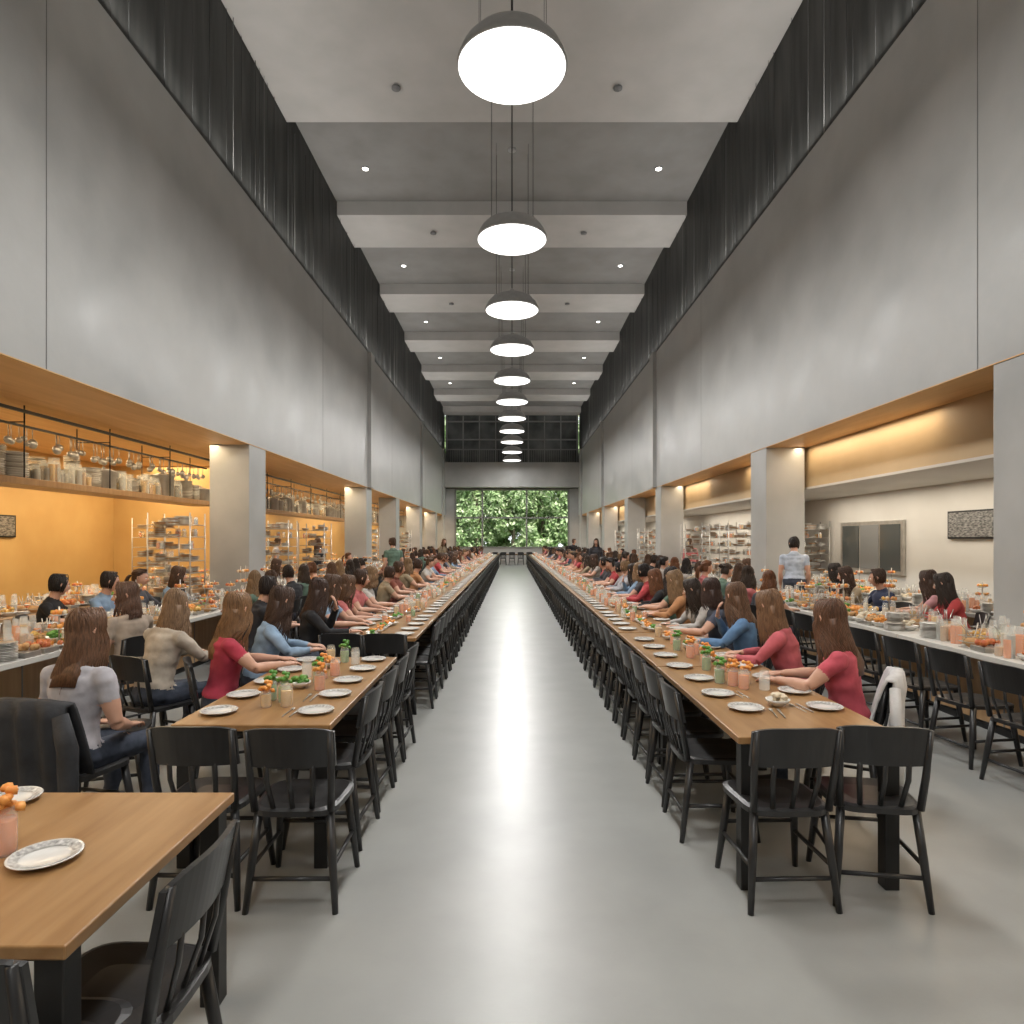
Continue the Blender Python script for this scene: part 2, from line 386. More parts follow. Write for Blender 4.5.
J=[mkjar('oj'),mkjar('gj','leaf'),mkjar('yj'),mkjar('oj','orange'),mkjar('glass'),mkjar('yj','orange',.10,.028)]
def mkbowl(mat,seed):
    b=MB(); bowl(b,0,0,0,.068,mat,random.Random(seed),20,16); return b.mesh('salad_bowl')
BW=[mkbowl('leaf',1),mkbowl('orange',2),mkbowl('paper',3)]
sn=MB()
sn.loft([(-.02,-.09,.004),(-.02,0,.006),(-.02,.05,.004)],.003,'steel',5); sn.blob((-.02,.075,.005),(.012,.025,.004),'steel',8,5)
sn.loft([(.02,-.09,.004),(.02,.09,.005)],[(.004,.003),(.009,.002)],'steel',5)
CUT=sn.mesh('cutlery')
def spread(seed,L,W):
    b=MB(); rg=random.Random(seed); y=-L/2+.2
    while y<L/2-.12:
        for sx in (-1,1): plate(b,sx*(W/2-.14),y+rg.uniform(-.02,.02),.75,.10,14)
        y+=.385
    y=-L/2+.08
    while y<L/2-.05:
        for x in (rg.uniform(-.14,-.03),rg.uniform(.02,.14)):
            c=rg.random()
            if c<.68: jar(b,x,y,.75,rg.choice(('oj','glass','yj','oj','gj','paper','oj')),rg.uniform(.08,.19),.03,8)
            else: bowl(b,x*.6,y,.75,.06,rg.choice(('leaf','orange','orange','redf')),rg,10,6); break
        y+=rg.uniform(.12,.2)
    return b.mesh('table_setting_spread')
SP=[spread(s,1.94,.82) for s in (1,2,3)]
LT=(-1.756,-.935); RT=(1.09,1.90)
table(-2.05,-1.045,1.52,2.45)
table(*LT,3.34,5.28)
table(*RT,3.13,4.88); table(*RT,4.90,6.65)
y=6.3
i=0
while y<41:
    table(*LT,y,y+1.94); put('table_setting_spread',SP[i%3],((LT[0]+LT[1])/2,y+.97,0)); y+=1.98; i+=1
y=6.70
while y<41:
    table(*RT,y,y+1.94); put('table_setting_spread',SP[i%3],((RT[0]+RT[1])/2,y+.97,0)); y+=1.98; i+=1
table(-1.6,1.7,44.2,45.0)
for x in (-1.2,-.6,0,.6,1.2): add_chair(x,43.9,0); add_chair(x,45.3,180)
def pp(x,y): put('dinner_plate',PL,(x,y,.7505),R.uniform(0,6))
pp(-1.385,1.93); pp(-1.82,2.36)
put('drink_jar',J[3],(-1.545,1.97,.7505),0,1.15)
for x,y in ((-1.61,3.57),(-1.08,3.58),(-1.63,3.95),(-1.08,3.97),(-1.10,4.36),(-1.62,4.33),(-1.60,4.72),(-1.09,4.75),(-1.09,5.12),(-1.6,5.1)): pp(x,y)
for x,y in ((1.31,3.64),(1.76,3.66),(1.26,3.98),(1.76,4.05),(1.27,4.42),(1.75,4.46),(1.25,4.85),(1.74,4.87),(1.25,5.3),(1.74,5.3),(1.25,5.72),(1.74,5.72),(1.25,6.15),(1.74,6.15)): pp(x,y)
for x,y,k in ((-1.40,3.70,5),(-1.34,3.82,1),(-1.29,3.72,2),(-1.43,3.86,1),(-1.36,4.18,'b0'),(-1.28,4.3,1),(-1.3,4.45,3),(-1.24,4.55,0),(-1.42,4.5,4),(-1.35,4.85,'b1'),(-1.3,5.05,1),(-1.42,5.1,2),(-1.2,4.98,4),(-1.22,4.12,3),
     (1.52,3.72,'b2'),(1.48,4.15,0),(1.44,4.24,3),(1.55,4.3,5),(1.60,4.12,4),(1.38,4.32,1),(1.42,4.75,1),(1.52,4.7,0),(1.46,4.92,3),(1.55,5.1,'b1'),(1.44,5.25,3),(1.52,5.4,0),(1.42,5.6,1),(1.56,5.7,'b0'),(1.48,5.95,0),(1.5,6.2,'b1'),(1.44,6.4,2)):
    if isinstance(k,str): put('salad_bowl',BW[int(k[1])],(x,y,.7505))
    else: put('drink_jar',J[k],(x,y,.7505))
for x,y in ((-1.21,3.57),(-1.21,3.90),(1.45,3.55),(1.63,3.66),(1.395,3.98),(-1.49,4.33),(1.4,4.44)):
    put('cutlery',CUT,(x,y,.7505),R.uniform(-.2,.2))

add_chair(-1.09,1.80,90,0); add_chair(-1.20,1.56,0,0)
add_chair(-1.01,3.17,0,1); add_chair(-1.46,3.20,0,1)
add_chair(1.28,3.17,2,0); add_chair(1.74,3.20,-9,0)
for y in (3.72,4.22,4.72,5.20): add_chair(-1.04,y+.05,90)
add_chair(-1.15,6.12,0); add_chair(-1.55,6.12,0)
y=6.75
while y<41.5: add_chair(-1.02,y,90); y+=.49
y=3.86
while y<41.5: add_chair(1.17,y,-90); y+=.49

# ------------------------------------------------------------ counters & buffets
def counter(x0,x1,y0,y1,panel_side,name='buffet_counter',top='white'):
    b=MB(); cx=(x0+x1)/2; cy=(y0+y1)/2; hx=(x1-x0)/2; hy=(y1-y0)/2
    b.box(-hx,hx,-hy,hy,.70,.75,top,.006)
    xa,xb=sorted((panel_side*(hx-.32),-panel_side*(hx-.03)))
    b.box(xa,xb,-hy+.03,hy-.03,.08,.70,'woodc')
    b.box(xa+.04,xb-.04,-hy+.08,hy-.08,0,.08,'blackmetal')
    n=int((y1-y0)/.8)
    for i in range(n+1):
        yy=-hy+.03+(2*hy-.06)*i/max(n,1); xs=panel_side*(hx-.32); b.box(xs-.006,xs+.006,yy-.006,yy+.006,.08,.7,'seam')
    return b.obj(name,(cx,cy,0))
FOOD=('orange','bread','redf','paper','orange','yj')
def buffet(seed,L=2.0,W=.75,tall=1):
    b=MB(); rg=random.Random(seed); y=-L/2+.1
    while y<L/2-.08:
        for x in (-W/2+.12,-.07,.13,W/2-.09):
            c=rg.random(); xx=x+rg.uniform(-.03,.03); yy=y+rg.uniform(-.03,.03)
            if c<.22: bowl(b,xx,yy,0,rg.uniform(.07,.11),rg.choice(FOOD+('leaf',)),rg,12,9)
            elif c<.38:
                b.box(xx-.10,xx+.10,yy-.09,yy+.09,0,.045,'steel',.006)
                m=rg.choice(FOOD)
                for k in range(11): b.blob((xx+rg.uniform(-.08,.08),yy+rg.uniform(-.07,.07),.055+rg.uniform(0,.03)),.028,m,6,4,.2,rg)
            elif c<.52:
                h=rg.randint(3,12); r=rg.uniform(.07,.10)
                for k in range(h): b.lathe([(r*.6,0),(r,.010),(r,.014),(.001,.008)],(xx,yy,k*.013),rg.choice(('china','china','steel')),12)
            elif c<.72:
                for k in range(4): jar(b,xx+rg.uniform(-.08,.08),yy+rg.uniform(-.08,.08),0,rg.choice(('oj','yj','glass','paper','oj','steel','bread')),rg.uniform(.10,.26),rg.uniform(.022,.034),8)
            elif c<.86:
                b.loft([(xx,yy,0),(xx,yy,.36*tall)],.007,'steel',6)
                for z,r in ((.02,.12),(.16,.10),(.28,.07)):
                    b.lathe([(r*.5,0),(r,.01),(r,.016),(.001,.01)],(xx,yy,z*tall),'glass' if tall>1 else 'china',14)
                    for k in range(7): a=k*.9; b.blob((xx+r*.65*math.cos(a),yy+r*.65*math.sin(a),z*tall+.03),.024,rg.choice(FOOD),6,4,.2,rg)
            else:
                for z in (.0,.05,.10):
                    for s in (-1,1): b.loft([(xx-.09,yy+s*.07,z+.004),(xx+.09,yy+s*.07,z+.004)],.004,'steel',4); b.loft([(xx+s*.09,yy-.07,z+.004),(xx+s*.09,yy+.07,z+.004)],.004,'steel',4)
                for k in range(5): b.loft([(xx+rg.uniform(-.06,.06),yy+rg.uniform(-.05,.05),.01),(xx+rg.uniform(-.09,.09),yy+rg.uniform(-.07,.07),.22)],.005,'steel',4)
                b.blob((xx,yy,.05),(.08,.06,.05),'bread',10,6,.1,rg)
        y+=.205
    return b.mesh('buffet_food_spread')
BF=[buffet(s,tall=t) for s,t in ((21,1),(22,1.3),(23,1),(24,1.4))]
def run_counter(x0,x1,y0,y1,side,top='white'):
    y=y0; i=int(abs(x0)*10)
    while y<y1-.5:
        e=min(y+4,y1); counter(x0,x1,y,e-.02,side,top=top)
        k=y+1.0
        while k<e-.5:
            put('buffet_food_spread',BF[i%4],((x0+x1)/2,k,.751),math.pi*(i%2)); k+=2.0; i+=1
        y=e
run_counter(-4.72,-3.88,2.6,42,1)
run_counter(3.9,4.72,2.6,42,-1)
run_counter(-6.9,-6.1,3,42,1,'woodc')
run_counter(5.95,6.7,6,42,-1,'steel')
for y in (4.45,5.05,5.65,6.25,6.9,7.5,8.05): add_chair(3.58,y,-80)

# ------------------------------------------------------------ hanging shelf with pots (left)
def potshelf(seed,L):
    b=MB(); rg=random.Random(seed)
    b.box(-.28,.28,0,L,.0,.09,'woodc',.005); b.box(.25,.29,0,L,.93,.97,'blackmetal'); b.box(-.0,.03,0,L,.80,.83,'blackmetal')
    y=.05
    while y<L:
        for x in (-.26,.26): b.loft([(x,y,.0),(x,y,1.03)],.010,'blackmetal',6)
        b.loft([(-.26,y,.815),(.26,y,.815)],.008,'blackmetal',6)
        y+=1.8
    y=.2
    while y<L-.2: # back row of stacked containers
        r=rg.uniform(.09,.14)
        for k in range(rg.randint(8,18)): b.lathe([(r*.6,0),(r,.025),(r,.03),(.001,.02)],(-.15,y,.09+k*.026),rg.choice(('steel','china','glass')),12)
        y+=r*2+.03
    y=.25
    while y<L-.2:
        c=rg.random(); r=rg.uniform(.13,.19); x0=rg.uniform(.06,.08)
        if c<.45:
            h=rg.uniform(.22,.40); b.lathe([(r,0),(r*1.02,.01),(r*1.02,h),(r*1.06,h+.01),(r*.95,h+.015),(r*.5,h+.04),(.02,h+.05),(.02,h+.075),(.001,h+.08)],(x0,y,.09),'steel',18)
            for s in (-1,1): b.loft([(x0,y+s*r,.07+h*.7),(x0,y+s*(r+.04),.07+h*.75),(x0,y+s*r,.07+h*.8)],.008,'steel',5)
        elif c<.7:
            for k in range(rg.randint(6,13)): b.lathe([(r*.6,0),(r,.03),(r,.036),(.001,.02)],(x0,y,.09+k*.03),rg.choice(('steel','steel','china')),16)
        else:
            for k in range(9): jar(b,rg.uniform(0,.2),y+rg.uniform(-.16,.16),.09,rg.choice(('glass','paper','yj','steel','bread','glass')),rg.uniform(.18,.36),.045,8)
        for k in range(3):
            yy=y+rg.uniform(-.2,.2); rr=rg.uniform(.04,.09); zz=rg.uniform(.58,.68); b.loft([(.015,yy,.8),(.015,yy,zz)],.006,'steel',5); b.blob((.015,yy,zz-rr*.6),(.04,rr,rr*.8),'steel',10,6)
        y+=r*2+rg.uniform(.02,.08)
    return b
potshelf(1,11).obj('hanging_pot_shelf',(-6.6,3,2.42))
potshelf(2,11).obj('hanging_pot_shelf',(-6.6,15,2.42))
potshelf(3,11).obj('hanging_pot_shelf',(-6.6,27,2.42))
def rack(seed):
    b=MB(); rg=random.Random(seed)
    for x in (-.35,.35):
        for y in (-.25,.25): b.loft([(x,y,0),(x,y,2.15)],.013,'steel',6)
    for z in [.15+.2*i for i in range(10)]:
        for x in (-.35,.35): b.loft([(x,-.25,z),(x,.25,z)],.007,'steel',4)
        for k in range(7): b.loft([(-.35,-.25+k*.083,z),(.35,-.25+k*.083,z)],.005,'steel',4)
        for x in (-.22,0,.22):
            for y in (-.12,.12):
                q=rg.random()
                if q<.6:
                    for k in range(rg.randint(2,8)): b.lathe([(.05,0),(.10,.015),(.10,.02),(.001,.012)],(x,y,z+.01+k*.018),rg.choice(('china','steel','woodc')),10)
                elif q<.9:
                    for k in range(3): jar(b,x+rg.uniform(-.06,.06),y+rg.uniform(-.05,.05),z+.005,rg.choice(('glass','steel','yj','oj')),.13,.028,8)
    return b.mesh('wire_dish_rack')
RK=[rack(1),rack(2)]
for i,(x,y) in enumerate(((-5.62,10.9),(-7.45,13.6),(-5.4,15.0),(-5.3,17.5),(-5.4,24.5),(5.3,15.2),(5.35,16.8),(5.25,18.6),(5.35,24.2),(5.3,25.5),(5.2,30.5),(-5.2,31),(7.3,15.9))):
    put('wire_dish_rack',RK[i%2],(x,y,0),R.uniform(-.1,.1))
b=MB(); b.box(-.04,0,-.62,.62,0,.48,'blackmetal',.004); b.box(-.05,-.04,-.58,.58,.03,.45,'board'); b.obj('menu_board',(RX-.01,10.8,1.72))
b=MB(); b.box(-.06,0,-1.2,1.2,0,1.1,'steel',.004)
for i in range(3): b.box(-.07,-.06,-1.12+i*.76,-.42+i*.76,.08,1.02,'winglass' if i!=1 else 'mullion')
b.obj('window_2',(RX-.005,13.9,1.0))
b=MB(); b.box(0,.03,-.5,.5,0,.42,'blackmetal',.004); b.box(.03,.04,-.46,.46,.03,.39,'board'); b.obj('menu_board',(LX+.01,11.9,1.75))
# ------------------------------------------------------------ people
def resamp(path,rad,lab,k=5):
    P=[];Q=[];Lb=[]
    for i in range(len(path)-1):
        a,c=Vector(path[i]),Vector(path[i+1]); ra=rad[i] if hasattr(rad[i],'__len__') else (rad[i],)*2; rc=rad[i+1] if hasattr(rad[i+1],'__len__') else (rad[i+1],)*2
        for j in range(k):
            t=j/k; P.append(a.lerp(c,t)); s=t*t*(3-2*t); Q.append((ra[0]+(rc[0]-ra[0])*s,ra[1]+(rc[1]-ra[1])*s)); Lb.append(lab[i])
    P.append(Vector(path[-1])); Q.append(rad[-1] if hasattr(rad[-1],'__len__') else (rad[-1],)*2); Lb.append(lab[-1])
    return P,Q,Lb
def person(name,female=True,sleeves='short',pose='table',yaw=40,hairlen=.36,standing=False,mir=1,seed=0,style='down',pitch=-8,lean=0):
    rg=random.Random(seed); V=[];Fc=[];LB=[]
    def part(path,rad,lab,n=14,ref=(1,0,0),k=5):
        if isinstance(lab,str): lab=[lab]*len(path)
        P,Q,Lb=resamp(path,rad,lab,k); vs,fs=loftgeo(P,Q,n,ref); o=len(V)
        V.extend(vs); Fc.extend([tuple(i+o for i in f) for f in fs])
        for l in Lb: LB.extend([l]*n)
    H=.44 if standing else 0
    fy=1 if female else 1.06; fx=1 if female else 1.1
    def ly(z): return lean*max(0,(z-H-.55))/.6
    tz=[(.455,-.02,.13,.10,'pants'),(.52,-.02,.172,.128,'pants'),(.585,-.015,.165,.12,'shirt'),(.66,.0,.142,.104,'shirt'),(.72,.01,.136,.10,'shirt'),
        (.80,.025,.150,.107,'shirt'),(.88,.035,.162,.112,'shirt'),(.945,.035,.168,.10,'shirt'),(.99,.035,.135,.078,'shirt'),(1.02,.042,.075,.06,'shirt'),(1.05,.055,.053,.053,'skin'),(1.13,.075,.05,.052,'skin')]
    part([(0,y+ly(z+H),z+H) for z,y,a,c,l in tz],[(a*fx,c*fy) for z,y,a,c,l in tz],[t[4] for t in tz],20)
    if female:
        for s in (-1,1): part([(s*.07,.06+ly(.87+H),.87+H),(s*.072,.115+ly(.87+H),.862+H),(s*.072,.145+ly(.87+H),.855+H)],[.06,.055,.025],'shirt',10)
    hands=[]
    for s in (-1,1):
        sh=Vector((s*.165*fx,.035+ly(.955+H),.955+H))
        if standing: el=Vector((s*.225,.0,.69+H)); wr=Vector((s*.22,.09,.47+H)); hd=Vector((0,.15,-1)); up=Vector((s,0,0))
        elif pose=='lap': el=Vector((s*.235,.05,.70)); wr=Vector((s*.12,.26,.625)); hd=Vector((-s*.3,1,-.12)); up=Vector((0,0,1))
        elif pose=='eat' and s==mir: el=Vector((s*.25,.20,.79)); wr=Vector((s*.13,.27,.99)); hd=Vector((-s*.4,-.15,1)); up=Vector((0,1,.2))
        elif pose=='mixed' and s==mir: el=Vector((s*.235,.03,.70)); wr=Vector((s*.14,.25,.625)); hd=Vector((-s*.3,1,-.12)); up=Vector((0,0,1))
        else: el=Vector((s*.245,.19+lean*.4,.79)); wr=Vector((s*.13,.40,.785)); hd=Vector((-s*.35,1,-.02)); up=Vector((0,0,1))
        sl='skin' if sleeves=='short' else 'shirt'
        mid=sh.lerp(el,.55)
        part([sh-Vector((s*.05,0,0)),sh,sh.lerp(el,.25),mid,el],[.05,.056,.052,.047 if sl=='shirt' else .049,.036],['shirt','shirt','shirt',sl,sl],12,(0,1,0))
        part([el,el.lerp(wr,.3),wr],[.038,.040,.026],[sl,sl,'skin' if sl=='skin' else 'shirt'],12,(0,1,0))
        hd.normalize(); side=hd.cross(up).normalized(); upn=side.cross(hd).normalized()
        part([wr,wr+hd*.035,wr+hd*.085],[(.026,.018),(.038,.016),(.040,.013)],'skin',12,tuple(side),4)
        hands.append((s,wr,hd,side,upn))
        hip=Vector((s*.09,0,.515+H))
        if standing: kn=Vector((s*.095,.02,.49)); an=Vector((s*.10,-.02,.09))
        else: kn=Vector((s*.11,.43,.50)); an=Vector((s*.11,.40+.04*s,.09))
        part([hip,hip.lerp(kn,.4),kn],[.092,.082,.058],'pants',14,(1,0,0))
        part([kn,kn.lerp(an,.3),an],[.058,.056,.036],['pants']*3,12,(1,0,0))
        part([an+Vector((0,-.035,-.045)),an+Vector((0,.03,-.048)),an+Vector((0,.12,-.06)),an+Vector((0,.19,-.066))],[(.032,.040),(.038,.040),(.042,.027),(.028,.018)],'shoe',12,(1,0,0))
    me=bpy.data.meshes.new('tmp'); me.from_pydata([tuple(v) for v in V],[],Fc); me.update()
    o=bpy.data.objects.new('tmp',me); col.objects.link(o)
    rm=o.modifiers.new('r','REMESH'); rm.mode='VOXEL'; rm.voxel_size=.010; rm.use_smooth_shade=True
    sm=o.modifiers.new('s','SMOOTH'); sm.iterations=4; sm.factor=.5
    dg=bpy.context.evaluated_depsgraph_get(); ev=o.evaluated_get(dg); em=ev.to_mesh()
    kd=kdtree.KDTree(len(V))
    for i,v in enumerate(V): kd.insert(v,i)
    kd.balance()
    b=MB()
    vs=[]
    for v in em.vertices:
        c=v.co.copy(); l=LB[kd.find(c)[1]]
        if l in('shirt','pants'):
            d=noise.noise(Vector((c.x*8,c.y*8,c.z*16+seed)))*.009+noise.noise(Vector((c.x*20,c.y*20,c.z*24+seed)))*.003
            c+=v.normal*(d+.002)
        vs.append(c)
    groups={}
    for p in em.polygons:
        l=LB[kd.find(p.center)[1]]; groups.setdefault(l,[]).append(tuple(p.vertices))
    b.v=[tuple(v) for v in vs]
    for l,fl in groups.items():
        k=b.mi(l); b.f+=fl; b.m+=[k]*len(fl); b.sm+=[True]*len(fl)
    ev.to_mesh_clear(); bpy.data.objects.remove(o); bpy.data.meshes.remove(me)
    for s,wr,hd,side,upn in hands:
        for q,(off,L) in enumerate(((-.028,.066),(-.0095,.076),(.0095,.070),(.028,.054))):
            if s<0: off=-off
            r0=wr+hd*.07+side*off; p1=r0+hd*.018; p2=p1+(hd*.95-upn*.25).normalized()*L*.45; p3=p2+(hd*.8-upn*.6).normalized()*L*.3; p4=p3+(hd*.6-upn*.8).normalized()*L*.2
            b.loft([r0,p1,p2,p3,p4],[.009,.009,.0085,.0075,.005],'skin',7)
        ts=side*( -1 if side.x*s>0 else 1) if not standing else Vector((0,1,0))
        r0=wr+hd*.025+ts*.02; b.loft([r0,r0+ts*.022+hd*.02,r0+ts*.034+hd*.045,r0+ts*.036+hd*.068],[.012,.0115,.010,.006],'skin',7)
    C=Vector((0,.095+ly(1.15+H),1.185+H-abs(lean)*.08)); ym=math.radians(yaw)*1
    def rot(v,a): return Vector((v.x*math.cos(a)-v.y*math.sin(a),v.x*math.sin(a)+v.y*math.cos(a),v.z))
    tilt=Matrix.Rotation(math.radians(pitch),3,'X')
    def hv(v): return C+rot(tilt@Vector(v),ym)
    NS,NR=36,28; hvs=[];hf=[]
    def face(x,y,z):
        if z<0: k=1-.28*(-z/.118)**1.3; x*=k; y=y*(1-.12*(-z/.118)) if y>0 else y*(1-.35*(-z/.118))
        if y>0:
            g=lambda cx,cz,sx,sz: math.exp(-((x-cx)/sx)**2-((z-cz)/sz)**2)
            y+= .024*g(0,-.022,.011,.016)+.012*g(0,-.002,.009,.022)+.004*g(0,.028,.05,.012)
            y-= .010*(g(.030,.006,.016,.011)+g(-.030,.006,.016,.011))
            y+= .007*g(0,-.056,.022,.010)+.009*g(0,-.094,.022,.014)-.003*g(0,-.074,.02,.007)
        return (x,y,z)
    for j in range(1,NR):
        th=math.pi*j/NR
        for i in range(NS):
            a=2*math.pi*i/NS; hvs.append(hv(face(.074*math.sin(th)*math.cos(a),.094*math.sin(th)*math.sin(a),.118*math.cos(th))))
    t=len(hvs); hvs+= [hv((0,0,.118)),hv((0,0,-.118))]
    for j in range(NR-2):
        for i in range(NS): k=(i+1)%NS; hf.append((j*NS+i,(j+1)*NS+i,(j+1)*NS+k,j*NS+k))
    for i in range(NS): k=(i+1)%NS; hf.append((t,i,k)); hf.append((t+1,(NR-2)*NS+k,(NR-2)*NS+i))
    b.add(hvs,hf,'skin',True)
    for s in (-1,1):
        b.blob(hv((s*.030,.076,.006)),.0115,'eye',10,8); b.blob(hv((s*.030,.0855,.006)),.0048,'iris',8,6)
        b.loft([hv((s*.014,.093,.026)),hv((s*.032,.090,.031)),hv((s*.048,.078,.026))],.0035,'hair',5)
        b.loft([hv((s*.072,.008,.022)),hv((s*.080,-.006,.026)),hv((s*.084,-.014,.008)),hv((s*.079,-.006,-.012)),hv((s*.072,.004,-.024))],[.005,.008,.008,.007,.005],'skin',7)
    b.loft([hv((-.022,.083,-.056)),hv((0,.093,-.053)),hv((.022,.083,-.056))],[.002,.005,.002],'lip',6)
    b.loft([hv((-.020,.082,-.060)),hv((0,.091,-.062)),hv((.020,.082,-.060))],[.002,.005,.002],'lip',6)
    cv=[];cf=[];keep=[]
    for j in range(0,19):
        th=.02+math.pi*.66*j/18
        for i in range(32):
            a=2*math.pi*i/32; d=(math.sin(th)*math.cos(a),math.sin(th)*math.sin(a),math.cos(th))
            p=(.083*d[0],.103*d[1],.129*d[2]); keep.append(not(p[1]>.028 and p[2]<.068) and not (p[2]<-.03 and p[1]>-.01 and not(hairlen>.15 and style=='down' and abs(d[0])>.5 and p[1]<.02)) and not((hairlen<.1 or style!='down') and p[1]>-.01 and p[2]<.03))
            cv.append(hv(p))
    for j in range(18):
        for i in range(32):
            k=(i+1)%32; q=(j*32+i,(j+1)*32+i,(j+1)*32+k,j*32+k)
            if all(keep[z] for z in q): cf.append(q)
    b.add(cv,cf,'hair',True)
    long=hairlen>.15 and style=='down'
    bk=-.165
    if style in('pony','bun'):
        tie=(0,-.115,.045)
        for i in range(110):
            ph=math.radians(rg.uniform(-100,100)); z0=.03+.05*math.cos(ph)+rg.uniform(-.02,.02); sx=math.sin(ph)
            st=(.078*sx, .07*math.cos(ph) if abs(ph)<1.57 else .0, max(.0,z0+.03*math.cos(ph)))
            mid=(.075*sx*.95,-.02,.055+.075*math.cos(ph)); mid2=(.06*sx,-.085,.05+.05*math.cos(ph))
            b.loft([hv(st),hv(mid),hv(mid2),hv(tie)],[.003,.007,.007,.005],'hair',5)
        if style=='bun': b.blob(hv((0,-.14,.05)),(.042,.042,.038),'hair',12,8,.06,rg)
        else:
            for i in range(50):
                a=rg.uniform(0,6.28); r=rg.uniform(0,.022); p=[]
                for k in range(8):
                    t=k/7; v=Vector((math.cos(a)*r*(1+1.2*math.sin(t*3)),-.12-.055*math.sin(min(1,t*2.2)*1.57)+math.sin(a)*r,.045-hairlen*t**1.3)); p.append(C+rot(v,ym*(1-.8*t)))
                b.loft(p,[.007,.008,.008,.008,.007,.006,.004,.001],'hair',5)
        return b.mesh(name)
    if long:
        secs=[]; HL=hairlen
        for u,(z,y,a,c) in enumerate(((.02,-.045,.078,.05),(-.06,-.055,.08,.045),(-.13,-.075,.085,.04),(-.2,-.115,.095,.035),(-.28,-.155,.09,.028),(-.34,-.165,.06,.02))):
            if z<-HL+.02: break
            f=1-.85*min(1,max(0,-z)/.25); secs.append((C+rot(Vector((0,y,z)),ym*f),(a,c)))
        b.loft([q[0] for q in secs],[q[1] for q in secs],'hair',14,ref=tuple(rot(Vector((1,0,0)),ym*.5)))
    N=460 if long else 170
    for i in range(N):
        ph=math.radians(rg.uniform(50,180)) * rg.choice((-1,1)); part_y=rg.uniform(-.06,.06)
        if not long and abs(ph)<1.3: ph*=1.3
        sx,cx=math.sin(ph),math.cos(ph)
        pts=[];rads=[]
        e=rg.uniform(1.05,1.13)
        L=hairlen*rg.uniform(.78,1.05) if long else rg.uniform(.03,.08)
        for k in range(6):
            th=.12+ (math.pi/2-.12)*k/5
            x=.076*e*math.sin(th)*sx; y=.096*e*math.sin(th)*cx + part_y*(1-k/5); z=.120*e*math.cos(th)
            y=min(y,.085)
            pts.append(hv((x,y,z))); rads.append((.0045+.001*min(1,k/2),.0035))
        wv=1.5*math.sin(ph*2+seed)+rg.uniform(-.5,.5); am=.007+.004*math.sin(seed)
        fb=min(1,max(0,(abs(ph)-.85)/.95)); fb=fb*fb*(3-2*fb)
        n2=8 if long else 2
        for k in range(1,n2+1):
            t=k/n2; z=-L*t
            if long:
                x0,y0=.080*e*sx,.100*e*cx
                sgx=1 if sx>0 else -1
                xf,yf=.105*sgx,.045; xb_,yb_=.10*sx,bk+.03*abs(sx)
                x1=xf+(xb_-xf)*fb+.03*sgx*math.sin(fb*math.pi); y1=yf+(yb_-yf)*fb
                q=min(1,-z/.28); q=q*q*(3-2*q)
                x=x0+(x1-x0)*q+am*math.sin(wv+9*t); y=y0+(y1-y0)*q+am*.7*math.cos(wv+8*t)
                f=1-.85*min(1,max(0,-z)/.25)
                pts.append(C+rot(Vector((x,y,z)),ym*f))
            else:
                x=.079*e*sx*(1-.15*t); y=.099*e*cx*(1-.2*t); pts.append(hv((x,y,z)))
            rads.append((.0060*(1-.75*t),.0045*(1-.75*t)))
        b.loft(pts,rads,'hair',5)
    return b.mesh(name)
PV={}
for S,sg in (('L',1),('R',-1)):
    PV[S+'f1']=person('seated_woman',True,'short','table',sg*42,.37,seed=1+sg)
    PV[S+'f2']=person('seated_woman',True,'long','table',sg*30,.30,seed=12+sg,pitch=-14,lean=.08)
    PV[S+'f3']=person('seated_woman',True,'long','eat',sg*55,.34,mir=-sg,seed=23+sg)
    PV[S+'f4']=person('seated_woman',True,'long','mixed',sg*15,.34,mir=sg,seed=33+sg,style='pony',lean=-.03)
    PV[S+'f5']=person('seated_woman',True,'short','mixed',sg*60,.19,mir=-sg,seed=43+sg,pitch=-3)
    PV[S+'f6']=person('seated_woman',True,'short','table',sg*5,.34,seed=53+sg,style='bun',pitch=-18,lean=.1)
    PV[S+'m']=person('seated_man',False,'short' if sg>0 else 'long','table',sg*32,.05,seed=63+sg,lean=.06)
PV['Flap']=person('seated_woman',True,'short','lap',-15,.36,seed=9,pitch=-4)
PV['Sm']=person('standing_man',False,'short','',20,.05,True,seed=10)
PV['Sf']=person('standing_woman',True,'long','',-20,.30,True,seed=11)
HAIR=[(.035,.02,.012),(.07,.035,.018),(.10,.05,.025),(.015,.01,.009),(.20,.12,.06),(.05,.025,.015),(.025,.015,.01),(.13,.05,.02)]
SH=[(.45,.06,.07),(.22,.32,.45),(.015,.015,.018),(.48,.46,.44),(.50,.15,.15),(.12,.14,.2),(.36,.33,.30),(.22,.07,.05),(.06,.06,.07),(.45,.22,.1),(.4,.4,.44),(.03,.04,.08),(.02,.02,.02),(.10,.16,.12),(.30,.24,.16)]
def who(k,x,y,face,sc,hc,chairon=True,z=0,s=1):
    me=PV[k]; o=put(me.name.split('.')[0],me,(x,y,z),math.radians(face),s)
    o.color=(*sc,1); o['hair_tint']=[float(c) for c in hc]
    if chairon:
        a=math.radians(face); put('dining_chair',chair,(x-math.sin(a)*.02,y+math.cos(a)*.02,0),a)
    return o
who('Flap',-2.40,3.55,-12,(.44,.43,.47),(.12,.058,.03))
who('Lf2',-2.72,4.95,-25,(.44,.38,.31),(.20,.12,.065))
who('Lf1',-2.10,4.72,-62,(.42,.04,.07),(.19,.10,.045))
who('Lf2',-2.10,5.40,-70,(.25,.36,.50),(.05,.025,.015))
who('Lf3',-2.05,6.55,-75,(.012,.012,.015),(.045,.022,.015))
who('Lm',-2.75,6.9,-60,(.02,.02,.025),(.02,.012,.01))
who('Lf5',-3.45,5.9,60,(.36,.29,.23),(.10,.05,.03))
